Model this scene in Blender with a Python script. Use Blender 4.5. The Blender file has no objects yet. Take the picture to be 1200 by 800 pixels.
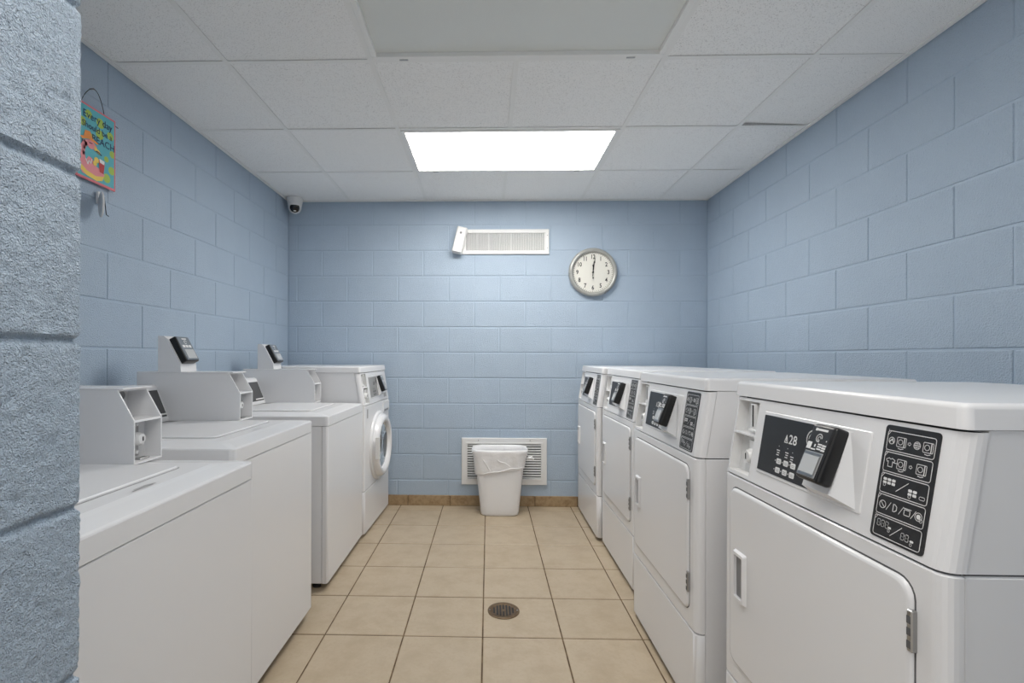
import bpy, bmesh, math, random
from math import sin, cos, pi, radians as R
from mathutils import Vector, Matrix, noise

random.seed(7)
scene = bpy.context.scene
C = scene.collection

# ------------------------------------------------------------------ camera, world, exposure
cam = bpy.data.cameras.new('camera')
cam.sensor_width = 36.0
cam.lens = 567.6723 / 1200 * 36
cam.shift_x = (600 - 559.323) / 1200
cam.shift_y = (417.543 - 400) / 1200
cam.clip_start = 0.02
camo = bpy.data.objects.new('camera', cam)
C.objects.link(camo)
camo.matrix_world = (Matrix.Translation((1.6123, -3.8615, 1.1888)) @ Matrix.Rotation(0.0231, 4, 'Z')
                     @ Matrix.Rotation(R(90), 4, 'X') @ Matrix.Rotation(0.0029, 4, 'Z'))
scene.camera = camo

w = bpy.data.worlds.new('world')
scene.world = w
w.use_nodes = True
w.node_tree.nodes['Background'].inputs[0].default_value = (1.0, 0.97, 0.93, 1)
w.node_tree.nodes['Background'].inputs[1].default_value = 0.4

scene.view_settings.view_transform = 'Standard'
scene.view_settings.look = 'None'
scene.view_settings.gamma = 1
scene.view_settings.use_curve_mapping = False
scene.view_settings.exposure = 1.07
LAMP = 7.6

# ------------------------------------------------------------------ materials
def srgb(r, g, b):
    f = lambda c: (c / 255 / 12.92) if c / 255 <= .04045 else ((c / 255 + .055) / 1.055) ** 2.4
    return (f(r), f(g), f(b), 1)

def mat(name, col, rough=.5, metal=0, bump=None, mottle=None, objvar=0, spec=.5, dots=None, coat=0, emit=0, alpha=None):
    m = bpy.data.materials.new(name)
    m.use_nodes = True
    nt = m.node_tree
    N, L = nt.nodes, nt.links
    b = N['Principled BSDF']
    b.inputs['Base Color'].default_value = col
    b.inputs['Roughness'].default_value = rough
    b.inputs['Metallic'].default_value = metal
    b.inputs['Specular IOR Level'].default_value = spec
    if coat:
        b.inputs['Coat Weight'].default_value = coat
        b.inputs['Coat Roughness'].default_value = .08
    if emit:
        b.inputs['Emission Color'].default_value = col
        b.inputs['Emission Strength'].default_value = emit
    geo = N.new('ShaderNodeNewGeometry')
    cur = None
    def mixc(fac_socket, c2, fac=1.0):
        nonlocal cur
        mx = N.new('ShaderNodeMixRGB')
        if cur is None: mx.inputs[1].default_value = col
        else: L.new(cur, mx.inputs[1])
        mx.inputs[2].default_value = c2
        mul = N.new('ShaderNodeMath'); mul.operation = 'MULTIPLY'
        L.new(fac_socket, mul.inputs[0]); mul.inputs[1].default_value = fac
        L.new(mul.outputs[0], mx.inputs[0])
        cur = mx.outputs[0]
    if mottle:
        for (scale, detail, lo, hi, c2, fac) in mottle:
            n = N.new('ShaderNodeTexNoise'); n.inputs['Scale'].default_value = scale
            n.inputs['Detail'].default_value = detail; n.inputs['Roughness'].default_value = .6
            L.new(geo.outputs['Position'], n.inputs['Vector'])
            mr = N.new('ShaderNodeMapRange'); mr.inputs[1].default_value = lo; mr.inputs[2].default_value = hi
            L.new(n.outputs['Fac'], mr.inputs[0])
            mixc(mr.outputs[0], c2, fac)
    if objvar:
        oi = N.new('ShaderNodeObjectInfo')
        mixc(oi.outputs['Random'], (col[0] * .8, col[1] * .8, col[2] * .78, 1), objvar)
    if dots:
        scale, thr, c2, fac = dots
        n = N.new('ShaderNodeTexNoise'); n.inputs['Scale'].default_value = scale; n.inputs['Detail'].default_value = 1.5
        L.new(geo.outputs['Position'], n.inputs['Vector'])
        mr = N.new('ShaderNodeMapRange'); mr.inputs[1].default_value = thr; mr.inputs[2].default_value = thr + .06
        L.new(n.outputs['Fac'], mr.inputs[0])
        mixc(mr.outputs[0], c2, fac)
    if cur is not None: L.new(cur, b.inputs['Base Color'])
    if bump:
        prev = None
        for (scale, detail, strength, dist) in bump:
            n = N.new('ShaderNodeTexNoise'); n.inputs['Scale'].default_value = scale; n.inputs['Detail'].default_value = detail
            L.new(geo.outputs['Position'], n.inputs['Vector'])
            bp = N.new('ShaderNodeBump'); bp.inputs['Strength'].default_value = strength; bp.inputs['Distance'].default_value = dist
            L.new(n.outputs['Fac'], bp.inputs['Height'])
            if prev: L.new(prev, bp.inputs['Normal'])
            prev = bp.outputs['Normal']
        L.new(prev, b.inputs['Normal'])
    return m

M = {}
BLUE = srgb(176, 193, 211)
M['block'] = mat('painted_block', BLUE, .42, bump=[(210, 4, 1.0, .005), (38, 3, .3, .004)],
                 mottle=[(5, 3, .4, .7, srgb(170, 187, 206), .6)], objvar=.12)
M['mortar'] = mat('painted_mortar', srgb(172, 189, 207), .5, bump=[(300, 3, .4, .002)])
M['jamb'] = mat('painted_jamb', BLUE, .34, bump=[(520, 2, 1.0, .005), (190, 2, .7, .005)])
M['tile'] = mat('floor_tile', srgb(188, 172, 149), .38, bump=[(60, 3, .08, .002)],
                mottle=[(9, 5, .42, .68, srgb(170, 152, 127), .75), (70, 3, .5, .75, srgb(174, 155, 130), .5)], objvar=.16)
M['base_tile'] = mat('base_tile', srgb(170, 146, 114), .5, mottle=[(30, 4, .4, .65, srgb(132, 106, 74), .8)], objvar=.2)
M['grout'] = mat('grout', srgb(92, 74, 54), .9, mottle=[(14, 3, .4, .65, srgb(132, 112, 86), .7)])
M['ctile'] = mat('acoustic_tile', srgb(250, 250, 249), .9, bump=[(260, 2, .3, .002)], dots=(330, .63, srgb(120, 120, 118), .75), objvar=.06)
M['tee'] = mat('ceiling_grid_white', srgb(242, 242, 240), .5)
M['enamel'] = mat('white_enamel', srgb(229, 229, 231), .22, bump=[(90, 2, .02, .001)])
M['plastic'] = mat('white_plastic', srgb(226, 226, 226), .4)
M['inner'] = mat('white_inner_panel', srgb(222, 222, 222), .5)
M['seam'] = mat('seam_grey', srgb(88, 88, 90), .6)
M['black'] = mat('black_plastic', srgb(14, 14, 16), .3)
M['black_panel'] = mat('black_label', srgb(34, 34, 36), .35)
M['dark_glass'] = mat('dark_display', srgb(84, 84, 86), .22)
M['screen'] = mat('reader_screen', srgb(186, 188, 190), .25)
M['reader_face'] = mat('reader_face', srgb(112, 120, 130), .4)
M['print'] = mat('white_print', srgb(225, 225, 225), .5)
M['grey_print'] = mat('grey_print', srgb(150, 150, 150), .5)
M['metal'] = mat('steel', srgb(170, 170, 170), .32, 1)
M['chrome'] = mat('lock_chrome', srgb(235, 235, 235), .25, .15)
M['handle_in'] = mat('handle_recess', srgb(128, 128, 130), .4)
M['dark'] = mat('dark_void', srgb(40, 40, 42), .8)
M['lit'] = mat('lit_diffuser', (1, .975, .925, 1), .5, emit=LAMP)
M['lit_dim'] = mat('lit_diffuser_dim', (1, .975, .925, 1), .5, emit=LAMP*.58)
M['lens'] = mat('unlit_diffuser', srgb(226, 229, 226), .35, bump=[(420, 0, .35, .002)])
M['clock_rim'] = mat('clock_rim', srgb(172, 172, 168), .3, .3)
M['clock_face'] = mat('clock_face', srgb(226, 224, 216), .6)
M['ink'] = mat('dark_ink', srgb(28, 28, 30), .5)
M['drain'] = mat('bronze_drain', srgb(112, 92, 68), .45, .5, mottle=[(60, 3, .4, .7, srgb(78, 60, 42), .8)])
M['bin'] = mat('white_bin', srgb(232, 232, 234), .35)
M['bag'] = mat('white_liner', srgb(236, 236, 238), .32, bump=[(24, 3, .35, .01)])
M['wire'] = mat('dark_wire', srgb(50, 50, 54), .5, .5)
M['s_teal'] = mat('sign_teal', srgb(92, 178, 190), .6)
M['s_lime'] = mat('sign_lime', srgb(168, 196, 84), .6)
M['s_pink'] = mat('sign_pink_border', srgb(222, 120, 130), .6)
M['s_flam'] = mat('flamingo_pink', srgb(232, 146, 152), .6)
M['s_orange'] = mat('hat_orange', srgb(236, 150, 72), .6)
M['s_yellow'] = mat('ring_yellow', srgb(240, 208, 96), .6)
M['s_red'] = mat('drink_red', srgb(190, 60, 64), .6)
M['s_navy'] = mat('sign_navy', srgb(32, 50, 92), .6)
M['lensball'] = mat('camera_lens', srgb(10, 11, 16), .08)

m = bpy.data.materials.new('door_glass'); m.use_nodes = True
b = m.node_tree.nodes['Principled BSDF']
b.inputs['Base Color'].default_value = (.22, .23, .24, 1); b.inputs['Roughness'].default_value = .05
b.inputs['Transmission Weight'].default_value = .85; b.inputs['IOR'].default_value = 1.15
M['glass'] = m

# ------------------------------------------------------------------ mesh helpers
class MB:
    def __init__(s): s.v = []; s.f = []
    def add(s, vs, fs):
        o = len(s.v); s.v += [tuple(p) for p in vs]; s.f += [tuple(i + o for i in f) for f in fs]; return s
    def box(s, x0, x1, y0, y1, z0, z1):
        return s.add([(x0,y0,z0),(x1,y0,z0),(x1,y1,z0),(x0,y1,z0),(x0,y0,z1),(x1,y0,z1),(x1,y1,z1),(x0,y1,z1)],
                     [(0,3,2,1),(4,5,6,7),(0,1,5,4),(1,2,6,5),(2,3,7,6),(3,0,4,7)])
    def rbox(s, x0, x1, y0, y1, z0, z1, r=.004, seg=2):
        bm = bmesh.new(); bmesh.ops.create_cube(bm, size=1)
        for v in bm.verts: v.co = Vector(((x0+x1)/2+v.co.x*(x1-x0), (y0+y1)/2+v.co.y*(y1-y0), (z0+z1)/2+v.co.z*(z1-z0)))
        bmesh.ops.bevel(bm, geom=bm.edges[:], offset=r, segments=seg, profile=.5, affect='EDGES', clamp_overlap=True)
        bm.verts.index_update()
        s.add([v.co for v in bm.verts], [[v.index for v in f.verts] for f in bm.faces]); bm.free(); return s
    def loft(s, rings, cap0=True, cap1=True):
        n = len(rings[0]); vs = [p for r in rings for p in r]; fs = []
        for k in range(len(rings) - 1):
            for i in range(n):
                j = (i + 1) % n; fs.append((k*n+i, k*n+j, (k+1)*n+j, (k+1)*n+i))
        if cap0: fs.append(tuple(range(n))[::-1])
        if cap1: fs.append(tuple((len(rings)-1)*n+i for i in range(n)))
        return s.add(vs, fs)
    def prism(s, poly, axis, a, b_):
        # poly: 2D points; axis: 'x' -> (y,z), 'y' -> (x,z), 'z' -> (x,y)
        def P(p, t): return {'x': (t, p[0], p[1]), 'y': (p[0], t, p[1]), 'z': (p[0], p[1], t)}[axis]
        return s.loft([[P(p, a) for p in poly], [P(p, b_) for p in poly]])
    def lathe(s, prof, n=32, mtx=None, cap0=True, cap1=True):
        # prof: (radius, height) about local z
        rings = []
        for r, h in prof:
            ring = [Vector((r*cos(2*pi*i/n), r*sin(2*pi*i/n), h)) for i in range(n)]
            if mtx: ring = [mtx @ p for p in ring]
            rings.append(ring)
        return s.loft(rings, cap0, cap1)
    def tube(s, pts, r, n=6):
        pts = [Vector(p) for p in pts]; rings = []
        for i, p in enumerate(pts):
            d = (pts[min(i+1, len(pts)-1)] - pts[max(i-1, 0)]).normalized()
            a = d.cross(Vector((0, 0, 1)) if abs(d.z) < .9 else Vector((1, 0, 0))).normalized(); c = d.cross(a)
            rings.append([p + r*(cos(2*pi*k/n)*a + sin(2*pi*k/n)*c) for k in range(n)])
        return s.loft(rings)
    def ribbon(s, pts, wd, P, closed=False):
        # flat stroke in 2D mapped by P(u,v) -> 3D
        pts = list(pts)
        if closed: pts = pts + [pts[0]]
        for (a, b_) in zip(pts, pts[1:]):
            dx, dy = b_[0]-a[0], b_[1]-a[1]; l = math.hypot(dx, dy) or 1
            nx, ny = -dy/l*wd/2, dx/l*wd/2; ex, ey = dx/l*wd*.3, dy/l*wd*.3
            q = [(a[0]-ex+nx, a[1]-ey+ny), (a[0]-ex-nx, a[1]-ey-ny), (b_[0]+ex-nx, b_[1]+ey-ny), (b_[0]+ex+nx, b_[1]+ey+ny)]
            s.add([P(*t) for t in q], [(0, 1, 2, 3)])
        return s
    def poly(s, pts, P):
        return s.add([P(*t) for t in pts], [tuple(range(len(pts)))])
    def mesh(s, name, material, smooth=False):
        me = bpy.data.meshes.new(name); me.from_pydata([tuple(p) for p in s.v], [], s.f)
        bm = bmesh.new(); bm.from_mesh(me); bmesh.ops.recalc_face_normals(bm, faces=bm.faces[:]); bm.to_mesh(me); bm.free()
        me.materials.append(M[material] if isinstance(material, str) else material)
        if smooth:
            for p in me.polygons: p.use_smooth = True
            me.set_sharp_from_angle(angle=R(smooth if smooth is not True else 40))
            for p in me.polygons:
                if p.area > .0035: p.use_smooth = False
        me.update(); return me
    def build(s, name, material, parent=None, smooth=False):
        return put(name, s.mesh(name, material, smooth), parent)

def put(name, me, parent=None, loc=None):
    o = bpy.data.objects.new(name, me); C.objects.link(o)
    if parent: o.parent = parent
    if loc: o.location = loc
    return o

def thing(name, label, cat, loc=(0, 0, 0), rotz=0, group=None):
    o = bpy.data.objects.new(name, None); C.objects.link(o); o.empty_display_size = .05
    o.location = loc; o.rotation_euler = (0, 0, rotz)
    return tag(o, label, cat, group)

def tag(o, label, cat, group=None):
    o['label'] = label; o['category'] = cat
    if group: o['group'] = group
    return o

def struct(o):
    o['kind'] = 'structure'; return o

def copy_tree(o, parent=None):
    c = o.copy(); C.objects.link(c)
    if parent: c.parent = parent
    for ch in list(o.children): copy_tree(ch, c)
    return c

def rrect(x0, x1, z0, z1, r, n=5):
    pts = []
    for cx, cz, a0 in ((x1-r, z1-r, 0), (x0+r, z1-r, 90), (x0+r, z0+r, 180), (x1-r, z0+r, 270)):
        for i in range(n + 1):
            a = R(a0 + 90*i/n); pts.append((cx + r*cos(a), cz + r*sin(a)))
    return pts

def ring_frame(x0, x1, z0, z1, fw, fh, y0, y1, c=.003):
    # flat picture-frame ring with chamfered edges, back at y0, front at y1 (y1 < y0)
    q = lambda i, j, y: [(x0+i, y, z0+j), (x1-i, y, z0+j), (x1-i, y, z1-j), (x0+i, y, z1-j)]
    return MB().loft([q(0, 0, y0), q(0, 0, y1+c), q(c, c, y1), q(fw-c, fh-c, y1), q(fw, fh, y1+c), q(fw, fh, y0)], False, False)

def circ(cx, cz, r, n=16, a0=0, a1=360):
    return [(cx + r*cos(R(a0 + (a1-a0)*i/n)), cz + r*sin(R(a0 + (a1-a0)*i/n))) for i in range(n + (0 if a1-a0 == 360 else 1))]

def text_mb(txt, size, P, align='CENTER', shear=0, offset=0):
    # outlines of a text as flat faces mapped by P(u,v)
    cu = bpy.data.curves.new('t', 'FONT'); cu.body = txt; cu.size = size; cu.align_x = align; cu.align_y = 'CENTER'
    cu.resolution_u = 3; cu.shear = shear; cu.offset = offset
    o = bpy.data.objects.new('t', cu); C.objects.link(o)
    bpy.context.view_layer.update()
    dg = bpy.context.evaluated_depsgraph_get()
    me = bpy.data.meshes.new_from_object(o.evaluated_get(dg))
    mb = MB(); mb.add([P(v.co.x, v.co.y) for v in me.vertices], [tuple(p.vertices) for p in me.polygons])
    bpy.data.objects.remove(o); bpy.data.curves.remove(cu); bpy.data.meshes.remove(me)
    return mb

# ================================================================== THE SETTING
XR, HC, YB = 3.3356, 2.4274, -4.4
CW, CH = .4064, .2032

# floor: grout bed + tiles
T = .3372
fl = struct(MB().box(-.2, XR+.2, YB, .2, -.08, -.0022).build('floor', 'grout'))
tmesh = {}
def tile_mesh(wx, wy, kind, th=.02, ch=.0025):
    k = (round(wx, 3), round(wy, 3), kind)
    if k not in tmesh:
        a, b_ = wx/2, wy/2
        r0 = [(-a,-b_,-th),(a,-b_,-th),(a,b_,-th),(-a,b_,-th)]
        r1 = [(x,y,-ch*.7) for x,y,_ in r0]
        r2 = [(math.copysign(abs(x)-ch,x), math.copysign(abs(y)-ch,y), 0) for x,y,_ in r0]
        tmesh[k] = MB().loft([r0, r1, r2], cap0=False).mesh('tile', kind)
    return tmesh[k]
G = .006
xs = [.9167 + T*k for k in range(-4, 10)]; ys = [-.1206 - T*k for k in range(-2, 17)]
drain_c = (1.686, -1.594)
for i in range(len(xs)-1):
    for j in range(len(ys)-1):
        x0, x1 = max(xs[i], 0), min(xs[i+1], XR); y1, y0 = min(ys[j], 0), max(ys[j+1], YB)
        if x1-x0 < .03 or y1-y0 < .03: continue
        put('tile', tile_mesh(x1-x0-G, y1-y0-G, 'tile'), fl, ((x0+x1)/2, (y0+y1)/2, random.uniform(-.0006, .0006)))

# ceiling: plenum slab, grid, tiles
SX = [-.112, .5005, 1.1131, 1.7257, 2.3383, 2.9509, XR+.2]
SY = [0] + [-.611 - .6126*k for k in range(8)]
ce = struct(MB().box(-.2, XR+.2, YB, .2, HC+.12, HC+.16).build('ceiling', 'tee'))
FIX = [(1.1131, 2.3383, -1.2236, -.611), (1.1131, 2.3383, -2.4488, -1.8362), (1.1131, 2.3383, -3.6740, -3.0614)]
def in_fix(x, y): return any(a < x < b_ and c < y < d for a, b_, c, d in FIX)
random.seed(3)
for i in range(len(SX)-1):
    for j in range(len(SY)-1):
        x0, x1 = max(SX[i], .0), min(SX[i+1], XR); y1, y0 = SY[j], max(SY[j+1], YB)
        if in_fix((x0+x1)/2, (y0+y1)/2): continue
        me = tile_mesh(x1-x0-.006, y1-y0-.006, 'ctile', .016, .0012)
        o = put('ceiling_tile', me, ce, ((x0+x1)/2, (y0+y1)/2, HC+.0030)); o.rotation_euler = (pi, 0, 0)
        o.location.z += random.uniform(0, .0014)
        if i == 5 and j == 2:       # one tile sits askew, its corner lifted off the grid
            me2 = me.copy()
            for v in me2.vertices:
                if v.co.x < 0 and v.co.y < 0: v.co.z -= .016
            o.data = me2
tee = MB()
for x in SX[1:-1]:
    if x == SX[3]:
        for y1, y0 in ((0, -.611), (-1.2236, -1.8362), (-2.4488, -3.0614), (-3.6740, YB)): tee.box(x-.011, x+.011, y0, y1, HC, HC+.0018)
    else: tee.box(x-.011, x+.011, YB, 0, HC, HC+.0018)
tee.build('grid_runner', 'tee', ce)
tee = MB()
for y in SY[1:]:
    tee.box(0, XR, y-.011, y+.011, HC+.0004, HC+.0020)
tee.build('grid_cross_tee', 'tee', ce)
struct(MB().box(0, XR, -.024, -.0035, HC-.0035, HC+.0018).build('trim_1', 'tee'))
struct(MB().box(.0035, .024, -3.27, 0, HC-.0035, HC+.0018).build('trim_2', 'tee'))
struct(MB().box(XR-.024, XR-.0035, YB, 0, HC-.0035, HC+.0018).build('trim_3', 'tee'))

# block walls
bmesh_cache = {}
def block_mesh(L, H, kind='block', ch=.0030, th=.03):
    k = (round(L, 3), round(H, 3))
    if k not in bmesh_cache:
        a, b_ = L/2, H/2
        r0 = [(-a,th,-b_),(a,th,-b_),(a,th,b_),(-a,th,b_)]
        r1 = [(x,ch,z) for x,_,z in r0]
        r2 = [(math.copysign(abs(x)-ch*.35,x),ch*.3,math.copysign(abs(z)-ch*.35,z)) for x,_,z in r0]
        r3 = [(math.copysign(abs(x)-ch,x),0,math.copysign(abs(z)-ch,z)) for x,_,z in r0]
        bmesh_cache[k] = MB().loft([r0, r1, r2, r3], cap0=False).mesh('block', kind)
    return bmesh_cache[k]
def block_wall(name, length, joint_odd, joint_even, place, mortar):
    w_ = struct(mortar.build(name, 'mortar'))
    for r in range(12):
        z0, z1 = r*CH, (r+1)*CH
        j = joint_odd if r % 2 else joint_even
        cuts = [0]; x = j % CW
        while x < length: 
            if x - cuts[-1] > .03: cuts.append(x)
            x += CW
        if length - cuts[-1] > .03: cuts.append(length)
        else: cuts[-1] = length
        for a, b_ in zip(cuts, cuts[1:]):
            o = put('block', block_mesh(b_-a-.0085, CH-.0085), w_)
            place(o, (a+b_)/2, (z0+z1)/2, random.uniform(-.0008, .0008))
    return w_
def pl_back(o, s, z, d): o.location = (s, d, z)
block_wall('wall_back', XR, .278, .075, pl_back, MB().box(-.2, XR+.2, .0035, .2, 0, 2.6))
def pl_right(o, s, z, d): o.location = (XR+d, -s, z); o.rotation_euler = (0, 0, -pi/2)
block_wall('wall_right', 4.4, 1.419, 1.2157, pl_right, MB().box(XR+.0035, XR+.2, YB, .2, 0, 2.6))
def pl_left(o, s, z, d): o.location = (d, -s, z); o.rotation_euler = (0, 0, pi/2)
block_wall('wall_left', 3.277, 1.445, 1.644, pl_left, MB().box(-.2, -.0035, -3.277, .2, 0, 2.6))

# the wall end beside the doorway, close to the camera: rough painted blocks
JX, JY = 1.112, -3.277
wf = struct(MB().box(-.2, JX-.010, JY-.193, JY-.010, 0, 2.6).build('wall_front', 'mortar'))
def jamb_block(z0, z1):
    # reveal face (+X), room face (+Y) and hall face (-Y) of one block end, roughened
    ny, nz, nx = 40, 40, 10; r = .004
    path = []                           # horizontal outline: room face -> corner -> reveal -> corner -> hall face
    for i in range(nx): path.append((JX-.06+(.06-r)*i/nx, JY))
    for i in range(5): a = R(90-90*i/4); path.append((JX-r+r*cos(a), JY-r+r*sin(a)))
    for i in range(1, ny): path.append((JX, JY-r-(.203-2*r)*i/ny))
    for i in range(5): a = R(-90*i/4); path.append((JX-r+r*cos(a), JY-.203+r+r*sin(a)))
    for i in range(1, nx+1): path.append((JX-r-(.06-r)*i/nx, JY-.203))
    mb = MB(); vs = []; n = len(path)
    zz = [(z0-.0002, -.0052), (z0+.0030, -.0040), (z0+.0050, -.0016)] + [(z0+.007+(z1-z0-.014)*k/nz, 0) for k in range(nz+1)] + [(z1-.0050, -.0016), (z1-.0030, -.0040), (z1+.0002, -.0052)]
    for z, off in zz:
        for i, (x, y) in enumerate(path):
            p = Vector((x, y, z)); c = Vector((JX-.07, JY-.1015, z)); 
            if x < JX - r: nrm = Vector((0, 1 if y > JY-.1 else -1, 0))
            elif JY-.203+r < y < JY-r: nrm = Vector((1, 0, 0))
            else: nrm = Vector((1, 1 if y > JY-.1 else -1, 0)).normalized()
            d = noise.noise(p*95)*.0013 + noise.noise(p*230)*.0011 - max(0, noise.noise(p*60+Vector((7, 3, 1)))-.38)*.007
            vs.append(p + nrm*(d+off))
    fs = []
    for k in range(len(zz)-1):
        for i in range(n-1): fs.append((k*n+i, k*n+i+1, (k+1)*n+i+1, (k+1)*n+i))
    mb.add(vs, fs); return mb
for r in range(12):
    jamb_block(r*CH-.013 if r else 0, (r+1)*CH-.013).build('block', 'jamb', wf, True)

struct(MB().box(2.1, XR+.2, -4.6, -4.4, 0, 2.6).build('wall_light_blocker', 'mortar'))  # unseen wall added behind the camera to hold back world light

# tiled baseboards
bb = struct(MB().box(0, XR, -.0075, 0.003, 0, .079).build('baseboard_back', 'grout'))
x = 1.31 - T*4
while x < XR:
    a, b_ = max(x, 0)+.0025, min(x+T, XR)-.0025
    if b_-a > .03: MB().rbox(a, b_, -.011, .001, .001, .082, .002, 1).build('tile', 'base_tile', bb)
    x += T

# ================================================================== CEILING LIGHTS
def light(label, fx, lit):
    x0, x1, y0, y1 = fx
    t = thing('ceiling_light', label, 'light', ((x0+x1)/2, (y0+y1)/2, HC))
    a, b_ = (x1-x0)/2-.012, (y1-y0)/2-.012
    f = MB()
    fw = .022
    for (p, q, s_, u) in ((-a, a, -b_, -b_+fw), (-a, a, b_-fw, b_), (-a, -a+fw, -b_+fw, b_-fw), (a-fw, a, -b_+fw, b_-fw)):
        f.rbox(p, q, s_, u, -.004, .03, .0015, 1)
    f.build('frame', 'tee', t)
    MB().box(-a+fw-.002, a-fw+.002, -b_+fw-.002, b_-fw+.002, *((.004, .007) if lit else (.013, .016))).build('diffuser', ('lit' if lit > 1 else 'lit_dim') if lit else 'lens', t)
    MB().box(-a, a, -b_, b_, .03, .09).build('housing', 'tee', t)
    for sx in (-.47, .47):
        MB().rbox(sx-.018, sx+.018, b_-.006, b_+.004, -.0055, -.001, .0015, 1).build('latch', 'metal', t)
    return t
light('glowing rectangular ceiling light panel near the back wall', FIX[0], 2)
light('unlit rectangular ceiling light panel with grey lens above the aisle', FIX[1], 0)
light('glowing rectangular ceiling light panel above the doorway, nearest the camera', FIX[2], 1)

# ================================================================== APPLIANCES (local: x right, y back, z up, front at y=0)
W_ = .683
ZS, ZC = .86, 1.079            # seam below console, underside of the top cap
KL = .155                      # console lean
def fslab(x0, x1, z0, z1, y0, y1, r, n=5):
    # slab with rounded vertical front corners
    pts = []
    for i in range(n+1):
        a = R(180+90*i/n); pts.append((x0+r+r*cos(a), y0+r+r*sin(a)))
    for i in range(n+1):
        a = R(270+90*i/n); pts.append((x1-r+r*cos(a), y0+r+r*sin(a)))
    pts += [(x1, y1), (x0, y1)]
    b_ = .003
    def sh(d): 
        cx, cy = (x0+x1)/2, (y0+y1)/2
        return [(p[0]+(d if p[0] < cx else -d)*(1), p[1]+(d if p[1] < cy else 0)) for p in pts]
    return [[(p[0], p[1], z0) for p in sh(b_)], [(p[0], p[1], z0+b_) for p in pts], [(p[0], p[1], z1-b_) for p in pts], [(p[0], p[1], z1) for p in sh(b_)]]

def CP(u, v, d=0):                       # console plane: u right, v up from the seam, d into the machine
    return (u, KL*v + d, ZS + v)

def console_shell(parent, hole):
    hu0, hu1, hv0, hv1 = hole; r = .024; top = ZC-ZS-.003; mb = MB()
    us = [r, hu0, hu1, W_-r] if hu0 > r else [hu0, hu1, W_-r]
    us = sorted(set([r] + [hu0, hu1] + [W_-r])); vs_ = [.003, hv0, hv1, top]
    for i in range(len(us)-1):
        for j in range(3):
            if abs(us[i]-hu0) < 1e-6 and j == 1: continue
            q = [(us[i], vs_[j]), (us[i+1], vs_[j]), (us[i+1], vs_[j+1]), (us[i], vs_[j+1])]
            mb.add([CP(*t) for t in q], [(0, 1, 2, 3)])
    for sgn in (0, 1):
        prof = []
        for i in range(6):
            a = R(90*i/5); x = r - r*sin(a); y = r - r*cos(a)
            prof.append((x if not sgn else W_-x, y))
        prof.append((0 if not sgn else W_, .0315))
        for a, b_ in zip(prof, prof[1:]):
            mb.add([CP(a[0], .003, a[1]), CP(b_[0], .003, b_[1]), CP(b_[0], top, b_[1]), CP(a[0], top, a[1])], [(0, 1, 2, 3)])
    return mb.build('console', 'enamel', parent, 50)

HOLE = (.026, .128, .013, .208)
def coin_bay(con):
    u0, u1, v0, v1 = HOLE; D = .027; mb = MB()
    c = [(u0, v0), (u1, v0), (u1, v1), (u0, v1)]
    for a, b_ in zip(c, c[1:]+c[:1]):
        mb.add([CP(*a), CP(*b_), CP(*b_, D), CP(*a, D)], [(0, 1, 2, 3)])
    mb.add([CP(*p, D) for p in c], [(0, 1, 2, 3)])
    bay = mb.build('coin_bay', 'inner', con)
    v = .116
    MB().add([CP(u0, v, 0), CP(u1, v, 0), CP(u1, v, D), CP(u0, v, D), CP(u0, v+.005, 0), CP(u1, v+.005, 0), CP(u1, v+.005, D), CP(u0, v+.005, D)],
             [(0,3,2,1),(4,5,6,7),(0,1,5,4),(1,2,6,5),(2,3,7,6),(3,0,4,7)]).build('bay_shelf', 'enamel', con)
    y = KL*.16
    s = MB().rbox(.076, .106, y+.010, y+.0265, ZS+.130, ZS+.202, .002).rbox(.074, .108, y+.004, y+.016, ZS+.126, ZS+.132, .001)
    s.build('coin_chute', 'plastic', con)
    MB().box(.088, .092, y+.0085, y+.011, ZS+.140, ZS+.198).build('coin_slot', 'dark', con)
    y = KL*.06
    k = Matrix.Translation((.101, y+.024, ZS+.062)) @ Matrix.Rotation(R(90), 4, 'X')
    MB().lathe([(.020, -.012), (.020, .012), (.016, .020), (.0155, .024), (.008, .024)], 20, k).build('coin_lock', 'chrome', con, 40)
    MB().box(.0995, .1025, y-.0012, y+.003, ZS+.054, ZS+.070).build('key_slot', 'dark', con)
    MB().rbox(.090, .112, y+.016, y+.0265, ZS+.018, ZS+.104, .001).build('lock_plate', 'plastic', con)

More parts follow.
